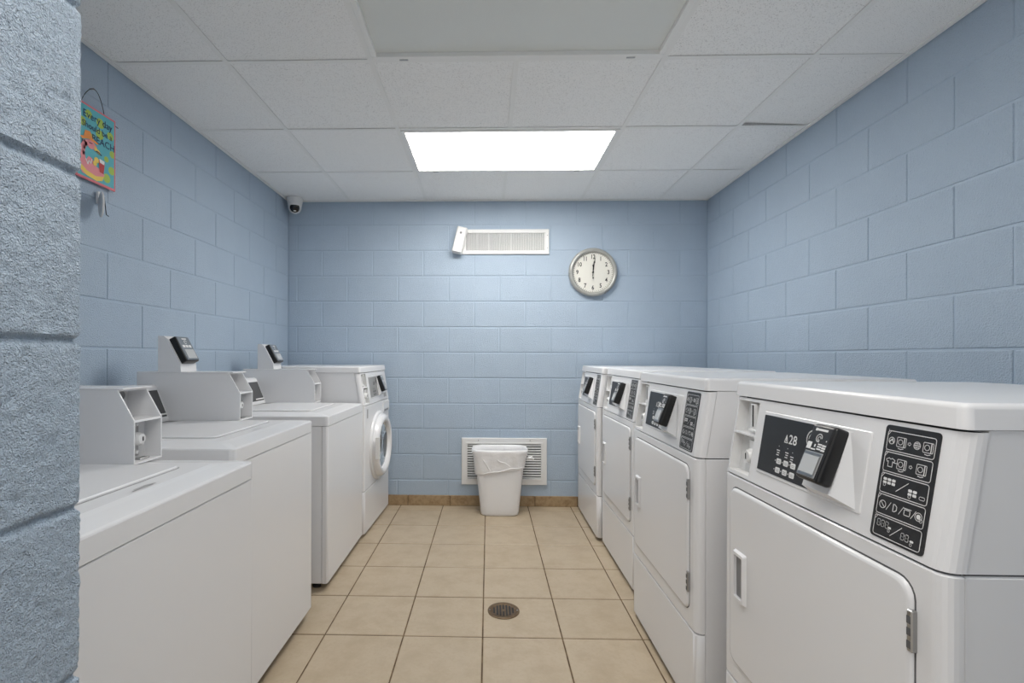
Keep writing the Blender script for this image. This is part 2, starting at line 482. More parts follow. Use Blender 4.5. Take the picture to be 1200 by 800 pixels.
def reader_console_parts(con, grey=False):
    # raised surround, black display with its marks, wedge mount and card reader
    p = rrect(.160, .510, .036, .190, .004, 2)
    MB().loft([[CP(u, v, .004) for u, v in p], [CP(u, v, -.0012) for u, v in p], [CP(u, v, -.0026) for u, v in rrect(.1615, .5085, .0375, .1885, .004, 2)]]).build('display_surround', 'enamel', con)
    d = MB().loft([[CP(u, v, -.001) for u, v in rrect(.167, .395, .044, .182, .002, 2)], [CP(u, v, -.0040) for u, v in rrect(.167, .395, .044, .182, .002, 2)]]).build('display_panel', 'grey_print' if grey else 'black_panel', con)
    F = lambda u, v: CP(u, v, -.0046)
    mk = MB()
    t = text_mb('28', .030, lambda x, y: F(.292+x, .136+y), offset=.0004); mk.add(t.v, t.f)
    mk.ribbon([(.262, .128), (.268, .145), (.274, .128)], .0022, F, True); mk.ribbon([(.268, .131), (.268, .140)], .0025, F)
    for (u, v) in ((.245, .105), (.278, .105), (.298, .099)):
        for k in range(3): mk.ribbon([(u-.006+.002*(k % 2), v-.0055*k), (u+.005-.001*k, v-.0055*k)], .0022, F)
        mk.poly(circ(u, v+.010, .0013, 6), F)
    for i in range(3):
        for j in range(2):
            u, v = .252+.027*i, .080-.021*j
            mk.poly(rrect(u-.009, u+.009, v-.0065, v+.0065, .003, 3), F)
            mk.poly(circ(u-.0135, v, .0018, 6), F)
    mk.ribbon(circ(.357, .150, .019, 18), .003, F, True); mk.ribbon(circ(.357, .150, .012, 14), .0025, F, True)
    mk.ribbon([(.347, .143), (.356, .158), (.366, .144)], .0025, F)
    mk.build('display_marks', 'ink' if grey else 'print', d)
    kx = MB()
    for i in range(3):
        for j in range(2):
            u, v = .252+.027*i, .080-.021*j
            for s in (-.0022, .0012): kx.ribbon([(u-.005, v+s), (u+.005, v+s)], .0012, lambda a, b_: CP(a, b_, -.005))
    kx.build('key_marks', 'grey_print' if not grey else 'print', d)
    # wedge
    zl, zt = ZS+.040, ZS+.186
    wd = MB()
    yb, yt = KL*.040, KL*.186
    wd.add([(.372, yb, zl), (.505, yb, zl), (.372, yb-.020, zl+.016), (.458, yb-.020, zl+.016), (.372, yt+.001, zt), (.505, yt+.001, zt), (.458, yt-.004, zt-.004), (.372, yt-.004, zt-.004),
            (.372, yb+.02, zl), (.505, yb+.02, zl), (.372, yt+.02, zt), (.505, yt+.02, zt)],
           [(0, 1, 3, 2), (2, 3, 6, 7), (7, 6, 5, 4), (1, 5, 6, 3), (0, 2, 7, 4), (0, 1, 9, 8), (4, 5, 11, 10), (1, 5, 11, 9), (0, 4, 10, 8)])
    wd.build('reader_mount', 'enamel', con)
    # reader body: face plane from (yb=-.040, z=.944) to (yt=0, z=1.047)
    tilt = math.atan2(.040, .103)
    mt = Matrix.Translation((.423, -.020, .9955)) @ Matrix.Rotation(-tilt, 4, 'X')
    def tr(mb): mb.v = [tuple(mt @ Vector(q)) for q in mb.v]; return mb
    rd = tr(MB().rbox(-.034, .034, 0, .033, -.060, .060, .007, 3)).build('card_reader', 'black', con, 40)
    tr(MB().rbox(-.030, .030, -.002, .004, -.055, .055, .002, 2)).build('reader_face', 'black_panel' if not grey else 'reader_face', rd)
    tr(MB().box(-.023, .024, -.0042, -.001, -.049, -.004).rbox(-.026, .027, -.0032, -.001, -.053, .000, .001, 1)).build('reader_frame', 'metal', rd)
    tr(MB().box(-.022, .023, -.0050, -.003, -.046, -.008)).build('reader_screen', 'screen', rd)
    F2 = lambda u, v: tuple(mt @ Vector((u, -.0026, v)))
    pm = MB()
    pm.ribbon([(-.012, .047), (.016, .047)], .0045, F2); pm.ribbon([(-.017, .047), (-.014, .047)], .006, F2)
    pm.ribbon(circ(.0, .030, .008, 14, 0, 290), .0026, F2); pm.ribbon(circ(.001, .029, .004, 8, 0, 290), .002, F2)
    pm.poly(circ(.023, .026, .0018, 6), F2)
    for a, b_, c, d_ in ((-.027, -.014, .004, .019), (-.006, -.002, .010, .016)): pm.poly([(a, c), (b_, c), (b_, d_), (a, d_)], F2)
    for k in range(3): pm.ribbon([(.004, .007+.005*k), (.014, .007+.005*k)], .003, F2); pm.ribbon([(.017, .006+.005*k), (.026, .006+.005*k)], .0036, F2)
    pm.ribbon([(-.012, .005), (.0, .005)], .003, F2)
    pm.build('reader_print', 'print', rd)

def instruction_label(con):
    u0, u1, v0, v1 = .538, .645, .012, .209
    lb = MB().loft([[CP(u, v, .001) for u, v in rrect(u0, u1, v0, v1, .007, 4)], [CP(u, v, -.0012) for u, v in rrect(u0, u1, v0, v1, .007, 4)]]).build('instruction_label', 'black_panel', con)
    F = lambda u, v: CP(u, v, -.0018)
    fr = MB(); ic = MB()
    cw, chh, pitch = .093, .0335, .0372
    def machine(cx, cy, s=1):
        ic.ribbon(rrect(cx-.009*s, cx+.009*s, cy-.008*s, cy+.008*s, .001, 1), .0011, F, True)
        ic.ribbon(circ(cx-.002*s, cy, .0045*s, 12), .0011, F, True)
        ic.ribbon([(cx+.0055*s, cy-.007*s), (cx+.0055*s, cy+.007*s)], .0018, F)
        ic.ribbon([(cx-.005*s, cy-.011*s), (cx, cy-.012*s), (cx+.005*s, cy-.0105*s)], .0013, F)
    def arrow(cx, cy):
        ic.ribbon([(cx-.003, cy+.0015), (cx, cy+.0015), (cx, cy+.003), (cx+.003, cy), (cx, cy-.003), (cx, cy-.0015), (cx-.003, cy-.0015)], .0008, F, True)
    def seg8(cx, cy, s):
        ic.ribbon(rrect(cx-.003*s, cx+.003*s, cy, cy+.0055*s, .0015*s, 2), .0009, F, True)
        ic.ribbon(rrect(cx-.003*s, cx+.003*s, cy-.0055*s, cy, .0015*s, 2), .0009, F, True)
    def hand(cx, cy):
        ic.poly(rrect(cx-.0035, cx+.0035, cy-.001, cy+.0025, .001, 1), F)
        ic.ribbon(circ(cx-.001, cy-.0045, .0022, 8), .0009, F, True)
    for k in range(5):
        cy = v1 - .010 - chh/2 - pitch*k; a, b_ = u0+.007, u0+.007+cw
        p = rrect(a, b_, cy-chh/2, cy+chh/2, .004, 3)
        fr.ribbon(p, .0013, F, True)
        fr.ribbon([(a, cy+chh/2-.008), (a+.006, cy+chh/2)], .0011, F)
        t = text_mb(str(k+1), .006, lambda x, y, a=a, cy=cy: F(a+.0012+x, cy+chh/2+.0006+y)); fr.add(t.v, t.f)
        c = (a+b_)/2
        if k == 0:
            ic.ribbon(circ(c-.037, cy, .0058, 14), .0014, F, True); ic.ribbon([(c-.041, cy-.002), (c-.036, cy+.003), (c-.033, cy-.003)], .0022, F); machine(c-.017, cy); arrow(c-.001, cy)
            ic.ribbon(circ(c+.0135, cy, .0062, 14), .0012, F, True)
            for q in (-.0035, 0, .0035): ic.ribbon([(c+.0085, cy+q), (c+.0185, cy+q)], .0014, F); ic.ribbon([(c+.0135+q, cy-.005), (c+.0135+q, cy+.005)], .0008, F)
            machine(c+.034, cy)
        elif k == 1:
            s = c-.033
            ic.ribbon([(s-.003, cy+.007), (s-.009, cy+.004), (s-.007, cy), (s-.0045, cy+.0015), (s-.0045, cy-.008), (s+.0045, cy-.008), (s+.0045, cy+.0015), (s+.007, cy), (s+.009, cy+.004), (s+.003, cy+.007), (s, cy+.005)], .0011, F, True)
            ic.ribbon([(s+.008, cy), (s+.016, cy)], .0012, F); machine(c-.010, cy); arrow(c+.008, cy); machine(c+.028, cy)
        elif k == 2:
            for (ox, oy, n) in ((c-.038, cy+.007, 3), (c+.014, cy-.001, 2)):
                for q in range(n):
                    for rr in range(2):
                        ic.poly(rrect(ox+.009*q-.0037, ox+.009*q+.0037, oy-.006*rr-.0023, oy-.006*rr+.0023, .001, 1), F)
                ic.ribbon(circ(ox, oy-.010, .0025, 8), .0009, F, True)
            ic.ribbon(rrect(c+.032, c+.042, cy-.010, cy-.005, .002, 2), .001, F, True)
            ic.ribbon([(c-.013, cy-.009), (c+.009, cy+.010)], .0011, F)
        elif k == 3:
            ic.ribbon(circ(c-.035, cy, .0065, 14), .0014, F, True); ic.ribbon([(c-.039, cy+.004), (c-.031, cy-.004)], .0013, F)
            for sx in (-.0265, -.001, .0225): ic.ribbon([(c+sx, cy-.007), (c+sx+.008, cy+.007)], .001, F)
            ic.ribbon([(c-.013, cy-.006), (c-.013, cy+.006), (c-.010, cy+.006), (c-.006, cy+.003), (c-.006, cy-.003), (c-.010, cy-.006)], .0015, F, True)
            ic.ribbon(rrect(c+.009, c+.020, cy-.005, cy+.004, .001, 1), .0013, F, True); ic.ribbon([(c+.007, cy+.006), (c+.022, cy+.006)], .0012, F)
            ic.ribbon(circ(c+.036, cy, .0065, 14), .0012, F, True); ic.poly(circ(c+.036, cy, .004, 10), F); ic.ribbon(circ(c+.041, cy-.005, .003, 8), .001, F, True)
        else:
            for q in range(3): seg8(c-.037+.0085*q, cy+.005, 1)
            hand(c-.014, cy+.001)
            for q in range(2): seg8(c+.013+.0085*q, cy-.003, 1)
            hand(c+.031, cy-.006)
            ic.ribbon([(c-.011, cy-.010), (c+.010, cy+.010)], .0011, F)
    fr.build('label_frames', 'print', lb); ic.build('label_pictograms', 'print', lb)

def cap(parent, depth):
    # rolled top cover with softened edges
    y0, y1 = .030, depth; r = .009; mb = MB()
    prof = [(0, ZC+.001), (.003, ZC+.032)] + [(.003+r-r*cos(R(90*i/4)), ZC+.032+r*sin(R(90*i/4))) for i in range(1, 5)]
    rings = []
    for ins, z in prof:
        rr = .014; x0, x1, a, b_ = ins, W_-ins, y0+ins*.8, y1-ins*.3
        ring = []
        for i in range(5): t = R(180+90*i/4); ring.append((x0+rr+rr*cos(t), a+rr+rr*sin(t), z))
        for i in range(5): t = R(270+90*i/4); ring.append((x1-rr+rr*cos(t), a+rr+rr*sin(t), z))
        ring += [(x1, b_, z), (x0, b_, z)]
        rings.append(ring)
    return mb.loft(rings).build('top', 'enamel', parent, 50)

def make_dryer(label):
    t = thing('tumble_dryer', label, 'dryer', group='dryers along the right wall')
    MB().rbox(.0025, W_-.0025, .031, .70, .022, ZS-.002, .003, 1).prism([(.0335, ZS+.002), (.0335+KL*(ZC-ZS), ZC), (.70, ZC), (.70, ZS+.002)], 'x', .0025, W_-.0025).build('cabinet', 'enamel', t)
    MB().box(.006, W_-.006, .036, .69, ZS-.004, ZS+.004).box(.006, W_-.006, .075, .69, ZC-.01, ZC+.006).prism([(.0285, ZS+.004), (.0285+KL*(ZC-ZS), ZC-.004), (.06+KL*(ZC-ZS), ZC-.004), (.06, ZS+.004)], 'x', .006, W_-.006).box(.01, W_-.01, .02, .06, .03, ZS+.010).build('seam', 'seam', t)
    MB().loft(fslab(0, W_, .022, .2875, 0, .029, .022)).build('lower_panel', 'enamel', t, 50)
    MB().loft(fslab(0, W_, .2915, ZS-.001, 0, .029, .022)).build('front_panel', 'enamel', t, 50)
    for x in (.05, W_-.05):
        for y in (.07, .62): MB().lathe([(.018, 0), (.018, .012), (.010, .012), (.010, .03)], 12, Matrix.Translation((x, y, 0))).build('foot', 'dark', t)
    # door
    x0, x1, z0, z1 = .045, .632, .345, .827
    MB().loft([[(x, -.0004, z) for x, z in rrect(x0-.003, x1+.003, z0-.003, z1+.0035, .033)], [(x, .004, z) for x, z in rrect(x0-.003, x1+.003, z0-.003, z1+.0035, .033)]]).build('door_gap_shade', 'seam', t)  # dark grey rim standing in for the shaded gap around the door
    prof = [(0, .003), (0, -.0030), (.0035, -.0068), (.008, -.0075)]
    d = MB().loft([[(x, y, z) for x, z in rrect(x0+i, x1-i, z0+i, z1-i, .030-i*.5)] for i, y in prof]).build('door', 'enamel', t, 50)
    hx0, hx1, hz0, hz1 = .078, .138, .528, .664; y = -.0072
    o1 = rrect(hx0, hx1, hz0, hz1, .004, 2); o2 = rrect(hx0+.004, hx1-.004, hz0+.004, hz1-.004, .004, 2)
    i1 = rrect(hx0+.010, hx1-.010, hz0+.012, hz1-.012, .003, 2)
    MB().loft([[(a, y, b_) for a, b_ in o1], [(a, y-.009, b_) for a, b_ in o2], [(a, y-.009, b_) for a, b_ in i1], [(a, y+.0002, b_) for a, b_ in i1]], False, False).build('handle', 'enamel', d)
    MB().add([(a, y-.0006, b_) for a, b_ in i1], [tuple(range(len(i1)))]).build('handle_recess', 'handle_in', d)
    for z in (.715, .408):
        h = MB().rbox(.6265, .6375, -.0095, .001, z, z+.068, .002, 1).build('hinge', 'metal', d)
        for k in (.006, .027, .046): 
            MB().box(.6285, .6355, -.0105, -.009, z+k, z+k+.012).build('hinge_slot', 'seam', h)
    con = console_shell(t, HOLE)
    coin_bay(con); reader_console_parts(con); instruction_label(con)
    cap(t, .70)
    return t

DR = [('white tumble dryer nearest the camera with large black instruction label', 2.300, -2.433),
      ('white tumble dryer second from the camera, standing behind the nearest one', 2.284, -1.599),
      ('white tumble dryer third from the camera, next to the one by the back wall', 2.338, -.748),
      ('white tumble dryer farthest from the camera, standing against the back wall', 2.314, -.045)]
d0 = None
for lab, fx, yf in DR:
    o = make_dryer(lab) if d0 is None else copy_tree(d0)
    if d0 is None: d0 = o
    o['label'] = lab; o.location = (fx, yf, 0); o.rotation_euler = (0, 0, -pi/2)

# ---- front-loading washer at the back of the left row
t = thing('front_load_washer', 'white front-loading washer with round glass door by the back wall', 'washer', (.806, -.722, 0), pi/2 - .030)
MB().rbox(.0025, W_-.0025, .031, .70, .022, ZS-.002, .003, 1).prism([(.0335, ZS+.002), (.0335+KL*(ZC-ZS), ZC), (.70, ZC), (.70, ZS+.002)], 'x', .0025, W_-.0025).build('cabinet', 'enamel', t)
MB().box(.006, W_-.006, .036, .69, ZS-.004, ZS+.004).box(.006, W_-.006, .075, .69, ZC-.01, ZC+.006).prism([(.0285, ZS+.004), (.0285+KL*(ZC-ZS), ZC-.004), (.06+KL*(ZC-ZS), ZC-.004), (.06, ZS+.004)], 'x', .006, W_-.006).box(.01, W_-.01, .02, .06, .03, ZS+.010).build('seam', 'seam', t)
MB().loft(fslab(0, W_, .022, .298, 0, .029, .022)).build('lower_panel', 'enamel', t, 50)
MB().loft(fslab(0, W_, .302, ZS-.001, 0, .029, .022)).build('front_panel', 'enamel', t, 50)
for x in (.05, W_-.05):
    for y in (.07, .62): MB().lathe([(.018, 0), (.018, .012), (.010, .012), (.010, .03)], 12, Matrix.Translation((x, y, 0))).build('foot', 'dark', t)
mt = Matrix.Translation((.355, 0, .550)) @ Matrix.Rotation(R(90), 4, 'X')
dr = MB().lathe([(.245, -.004), (.245, .006), (.236, .014), (.222, .016), (.216, .040), (.204, .052), (.186, .055), (.170, .046), (.160, .018), (.158, .004)], 48, mt, False, False).build('door', 'enamel', t, 50)
MB().lathe([(.162, .024), (.140, .016), (.110, .004), (.060, -.004), (.001, -.006)], 40, mt, False, True).build('door_glass', 'glass', dr, 60)
MB().lathe([(.158, .004), (.150, .001), (.12, .0008), (.002, .0008)], 40, mt, False, True).build('drum_opening', 'dark', dr)
for k in range(5): MB().lathe([(.150-.027*k, .0015), (.142-.027*k, .0035), (.140-.027*k, .0015)], 36, mt, False, False).build('drum_ring', 'metal', dr, 40)
MB().rbox(.118, .136, -.070, -.040, .490, .640, .004).build('door_handle', 'plastic', dr)
dw = MB().rbox(.47, .655, -.008, .004, .770, .846, .004).build('detergent_drawer', 'enamel', t)
MB().rbox(.50, .62, -.0095, -.006, .776, .790, .001).build('drawer_grip', 'handle_in', dw)
MB().box(.060, .082, -.0012, .001, .775, .835).build('sticker', 'grey_print', t)
con = console_shell(t, HOLE); coin_bay(con); reader_console_parts(con, True)
MB().add([CP(.52, .02, -.001), CP(.60, .02, -.001), CP(.60, .052, -.001), CP(.52, .052, -.001)], [(0, 1, 2, 3)]).build('sticker', 'grey_print', con)
cap(t, .70)

# ---- top-loading washers with coin boxes
def make_washer(label):
    t = thing('top_load_washer', label, 'washer', group='top loaders along the left wall')
    D = .71; TB, TF = .830, .880          # top panel band
    MB().rbox(.003, W_-.003, .030, D, .030, TB-.002, .003, 1).build('cabinet', 'enamel', t)
    MB().box(.008, W_-.008, .012, D-.01, .06, TB+.01).build('seam', 'seam', t)
    MB().loft(fslab(0, W_, .030, TB-.003, 0, .027, .010)).build('front_panel', 'enamel', t, 50)
    for x in (.05, W_-.05):
        for y in (.07, .62): MB().lathe([(.020, -.01), (.020, .012), (.010, .012), (.010, .035)], 12, Matrix.Translation((x, y, 0))).build('foot', 'dark', t)
    # top panel: band, rolled edge and crowned deck
    rings = []
    for ins, z in ((0, TB), (0, TF-.006), (.002, TF-.0018), (.007, TF), (.060, TF+.006), (.080, TF+.009)):
        rr = .018; x0, x1, a, b_ = ins, W_-ins, ins-.002, D
        ring = []
        for i in range(5): q = R(180+90*i/4); ring.append((x0+rr+rr*cos(q), a+rr+rr*sin(q), z))
        for i in range(5): q = R(270+90*i/4); ring.append((x1-rr+rr*cos(q), a+rr+rr*sin(q), z))
        ring += [(x1, b_, z), (x0, b_, z)]; rings.append(ring)
    tp = MB().loft(rings).build('top_panel', 'enamel', t, 30)
    # lid with its groove
    lz = TF+.009
    g = rrect(.130, .552, .134, .520, .022, 4)
    MB().loft([[(x, y, lz-.004) for x, y in rrect(.1265, .5555, .1305, .5235, .025, 4)], [(x, y, lz+.0004) for x, y in rrect(.1265, .5555, .1305, .5235, .025, 4)]]).build('lid_gap', 'handle_in', t)
    ld = MB().loft([[(x, y, lz) for x, y in g], [(x, y, lz+.0035) for x, y in g], [(x, y, lz+.0065) for x, y in rrect(.134, .548, .138, .516, .020, 4)]]).build('lid', 'enamel', t, 30)
    mk = MB(); P = lambda u, v: (u, v, lz+.0006)
    mk.ribbon([(.31, .090), (.375, .090)], .004, P); mk.ribbon([(.325, .098), (.36, .098)], .003, P); mk.ribbon([(.36, .100), (.385, .091)], .004, P)
    mk.build('lid_badge', 'grey_print', t)
    bz = lz+.003
    # rear console with sloped control panel
    prof = [(.577, bz), (.576, bz+.008), (.629, bz+.140), (.634, bz+.150), (.645, bz+.156), (.705, bz+.156), (.716, bz+.146), (.716, bz)]
    cn = MB().prism(prof, 'x', .012, .556).build('control_console', 'enamel', t)
    n = Vector((0, -.132, .053)).normalized(); 
    def SP(u, s, d=0):
        p = Vector((u, .576+.053*s, bz+.008+.132*s)) + n*d*1; return tuple(p)
    q = [(.035, .09), (.545, .09), (.545, .94), (.035, .94)]
    dp = MB().loft([[SP(u, s, -.001) for u, s in q], [SP(u, s, .0016) for u, s in q]]).build('control_display', 'dark_glass', cn)
    MB().ribbon([(.46, .17), (.535, .17)], .05, lambda u, v: SP(u, v, .0024)).ribbon([(.06, .2), (.16, .2)], .05, lambda u, v: SP(u, v, .0024)).build('display_print', 'print', dp)
    # coin box: hollow housing, open sloped front
    B0, B1, yf, yb = .552, .666, .267, .718
    pf = [(yf, bz), (yf, bz+.121), (yf+.048, bz+.206), (yb, bz+.206), (yb, bz)]
    cb = MB()
    for a in (B0, B1-.0045): cb.prism(pf, 'x', a, a+.0045)
    cb.box(B0+.0045, B1-.0045, yf, yb, bz, bz+.005); cb.box(B0+.0045, B1-.0045, yf+.046, yb, bz+.201, bz+.206)
    cb.box(B0+.0045, B1-.0045, yb-.005, yb, bz+.005, bz+.201)
    cb.rbox(B0, B1, yf+.030, yb, bz+.2055, bz+.211, .0015, 1)
    box = cb.build('coin_box', 'enamel', t)
    MB().prism([(yf, bz+.116), (yf+.002, bz+.122), (yf+.103, bz+.122), (yf+.103, bz+.117)], 'x', B0+.0045, B1-.0045).build('shelf', 'enamel', box)
    MB().box(B0+.0045, B1-.0045, yf+.100, yf+.104, bz+.122, bz+.201).build('coin_plate', 'inner', box)
    MB().box(B0+.0045, B1-.0045, yf+.050, yf+.054, bz+.005, bz+.117).build('inner_panel', 'inner', box)
    xm = B0+.084
    MB().lathe([(.013, 0), (.013, .001), (.0115, .001), (.0115, 0)], 18, Matrix.Translation((xm, yf+.0995, bz+.184)) @ Matrix.Rotation(R(90), 4, 'X')).build('coin_emblem', 'metal', box)
    MB().box(B0+.060, B0+.064, yf+.0985, yf+.101, bz+.172, bz+.198).build('coin_slot', 'dark', box)
    MB().rbox(B0+.060, B0+.078, yf+.044, yf+.051, bz+.012, bz+.112, .001, 1).build('lock_plate', 'metal', box)
    for z in (.022, .103): MB().lathe([(.006, 0), (.006, .004), (.003, .006)], 10, Matrix.Translation((B0+.069, yf+.044, bz+z)) @ Matrix.Rotation(R(90), 4, 'X')).build('bolt', 'chrome', box)
    MB().lathe([(.019, 0), (.019, .012), (.014, .020), (.008, .021)], 20, Matrix.Translation((B0+.066, yf+.044, bz+.062)) @ Matrix.Rotation(R(90), 4, 'X')).build('lock', 'chrome', box, 40)
    MB().box(B0+.065, B0+.068, yf+.0215, yf+.0235, bz+.056, bz+.068).build('key_slot', 'dark', box)
    MB().rbox(B0+.045, B0+.085, yf+.015, yf+.035, bz+.005, bz+.009, .001, 1).build('loose_bracket', 'metal', box)
    # card-reader tower on the coin box
    tz = bz+.211; f0 = yf+.258
    pt = [(f0, tz), (f0+.003, tz+.036), (f0+.058, tz+.140), (f0+.076, tz+.155), (f0+.101, tz+.155), (f0+.101, tz)]
    MB().prism(pt, 'x', B0+.001, B1-.001).build('reader_tower', 'enamel', t)
    a, b_ = Vector((0, f0+.003, tz+.036)), Vector((0, f0+.058, tz+.140)); sd = (b_-a).normalized(); nn = Vector((0, -sd.z, sd.y))
    mm = Matrix.Translation(((B0+B1)/2, 0, 0) + (a+b_)/2 * 1) if False else Matrix.Translation(Vector(((B0+B1)/2-.002, 0, 0)) + (a*.50+b_*.50))
    rot = Matrix(((1, 0, 0), (0, -nn.y, sd.y), (0, -nn.z, sd.z))).to_4x4()
    mt = mm @ rot                     # local x right, y into tower, z up the slope
    def tr(mb): mb.v = [tuple(mt @ Vector(q)) for q in mb.v]; return mb
    rd = tr(MB().rbox(-.046, .046, -.028, .004, -.061, .061, .006, 3)).build('card_reader', 'black', t, 40)
    tr(MB().rbox(-.041, .041, -.031, -.024, -.056, .056, .002, 2)).build('reader_face', 'reader_face', rd)
    tr(MB().box(-.031, .031, -.0328, -.030, -.050, -.006)).build('reader_screen', 'screen', rd)
    F2 = lambda u, v: tuple(mt @ Vector((u, -.0316, v)))
    pm = MB()
    pm.ribbon([(-.012, .046), (.016, .046)], .006, F2); pm.ribbon(circ(.002, .030, .008, 14, 0, 290), .0032, F2)
    for k in range(3): pm.poly([(-.030+.021*k, .004), (-.013+.021*k, .004), (-.013+.021*k, .016), (-.030+.021*k, .016)], F2)
    pm.build('reader_print', 'print', rd)
    return t
WS = [('white top-loading washer nearest the doorway, partly hidden by the blue wall end', .910, -3.110, -.014),
      ('white top-loading washer in the middle with a card-reader tower', .810, -2.353, .006),
      ('white top-loading washer next to the front-loader, third from the doorway', .800, -1.428, -.006)]
w0 = None
for lab, fx, yn, dz in WS:
    o = make_washer(lab) if w0 is None else copy_tree(w0)
    if w0 is None: w0 = o
    o['label'] = lab; o.location = (fx, yn, dz+.01); o.rotation_euler = (0, 0, pi/2)

# ================================================================== WALL FITTINGS
# clock
ck = thing('wall_clock', 'round grey-rimmed wall clock with black numerals on the back wall', 'clock', (2.434, -.001, 1.855))
RX = Matrix.Rotation(R(90), 4, 'X')
MB().lathe([(.172, 0), (.190, .008), (.192, .022), (.188, .034), (.180, .042), (.170, .043), (.162, .037), (.158, .028), (.157, .016)], 56, RX, True, False).build('rim', 'clock_rim', ck, 50)
fc = MB().lathe([(.164, .010), (.164, .017)], 56, RX).build('clock_face', 'clock_face', ck)
for k in range(1, 13):
    a = R(90-30*k); rr = .122
    t = text_mb(str(k), .047, lambda x, y, a=a: (rr*cos(a)+x*.8, -.0182, rr*sin(a)+y), offset=.0010)
    t.build('numeral', 'ink', fc)
tk = MB()
for k in range(60):
    a = R(6*k); r0, r1 = (.148, .154) if k % 5 else (.145, .155)
    tk.ribbon([(r0*cos(a), r0*sin(a)), (r1*cos(a), r1*sin(a))], .0028, lambda u, v: (u, -.0181, v))
tk.build('minute_ticks', 'ink', fc)
def hand(name, ang, l, tail, wd, y):
    a = R(90-ang); c, s_ = cos(a), sin(a); mb = MB()
    pts = [(-tail, -wd*.5), (-tail, wd*.5), (l*.55, wd*.5), (l*.62, wd*1.4), (l*.7, wd*.5), (l, 0), (l*.7, -wd*.5), (l*.62, -wd*1.4), (l*.55, -wd*.5)]
    P = [(u*c-v*s_, u*s_+v*c) for u, v in pts]
    mb.prism(P, 'y', y, y-.0012).build(name, 'ink', ck)
hand('hour_hand', 2, .085, .02, .006, -.021); hand('minute_hand', 8, .128, .03, .0045, -.0235)
hand('second_hand', 186, .045, .05, .003, -.0255)
MB().lathe([(.007, .017), (.007, .028)], 14, RX).build('hub', 'ink', ck)
MB().lathe([(.006, 0), (.006, .002)], 10, Matrix.Translation((0, -.0255, -.045)) @ RX).build('hand_tail', 'ink', ck)
for (sx, sz) in ((-.186, -.012), (-.085, -.168), (.090, -.166)):
    MB().lathe([(.006, 0), (.006, .010), (.004, .014)], 10, Matrix.Translation((sx, -.030, sz)) @ RX).build('stud', 'metal', ck)

# supply register, upper
vt = thing('air_vent', 'white rectangular air vent with vertical blades, high on back wall', 'vent', (1.745, -.001, 2.1))
a, b_ = .345, .099; fw, fh = .034, .030
ring_frame(-a, a, -b_, b_, fw, fh, 0, -.014).build('frame', 'plastic', vt)
MB().box(-a+.01, a-.01, -.002, .0005, -b_+.01, b_-.01).build('duct', 'handle_in', vt)
bl = MB().box(-.0018, .0018, -.010, .004, -b_+fh-.002, b_-fh+.002).mesh('blade', 'plastic')
nb = 46
for k in range(nb):
    o = put('blade', bl, vt, (-a+fw+.008+(2*a-2*fw-.016)*k/(nb-1), -.003, 0)); o.rotation_euler = (0, 0, R(40))
for k in range(1, 7):
    MB().box(-a+fw+(2*a-2*fw)*k/7-.0018, -a+fw+(2*a-2*fw)*k/7+.0018, -.0115, -.002, -b_+fh, b_-fh).build('mullion', 'plastic', vt)
for sz in (-1, 1): MB().lathe([(.004, 0), (.003, .002)], 8, Matrix.Translation((a-.014, -.014, sz*.05)) @ RX).build('screw', 'metal', vt)
# tilted plastic unit at the register's left end
dv = thing('plastic_dispenser', 'slanted white plastic box at left end of the upper air vent', 'dispenser', (1.383, -.0165, 2.105))
dv.rotation_euler = (0, R(13), 0)
MB().loft([[(x, 0, z) for x, z in rrect(-.041, .041, -.105, .105, .010, 3)], [(x, -.040-.012*(z < 0), z) for x, z in rrect(-.041, .041, -.105, .105, .010, 3)],
           [(x, -.050-.012*(z < 0), z) for x, z in rrect(-.033, .033, -.097, .097, .010, 3)]]).build('body', 'plastic', dv, 40)
MB().lathe([(.009, 0), (.009, .003), (.006, .004)], 12, Matrix.Translation((-.002, -.050, .055)) @ RX).build('button', 'handle_in', dv)
MB().box(-.034, -.002, -.001, .0155, -.080, .010).build('bracket', 'plastic', dv)
MB().rbox(.024, .034, -.053, -.046, -.085, .085, .002).build('side_ridge', 'plastic', dv)

# return grille, lower
gr = thing('return_grille', 'white louvred return air grille behind the trash can, low on back wall', 'grille', (1.739, -.001, .357))
a, b_ = .338, .185; fw = .046
ring_frame(-a, a, -b_, b_, fw, fw, 0, -.016).build('frame', 'plastic', gr)
ring_frame(-a+fw-.012, a-fw+.012, -b_+fw-.012, b_-fw+.012, .013, .013, -.0155, -.0195, .0015).build('inner_frame', 'plastic', gr)
MB().box(-a+.02, a-.02, -.0015, .0005, -b_+.02, b_-.02).build('duct', 'dark', gr)
sl = MB().prism([(-.017, -.0048), (-.0155, -.0060), (-.003, .0036), (-.0045, .0048)], 'x', -a+fw-.001, a-fw+.001).mesh('slat', 'plastic')
ns = 14
for k in range(ns): put('slat', sl, gr, (0, 0, -b_+fw+.011+(2*b_-2*fw-.022)*k/(ns-1)))
for sx in (-.205, .205): MB().lathe([(.005, 0), (.004, .003)], 8, Matrix.Translation((sx, -.016, b_-.018)) @ RX).build('screw', 'metal', gr)

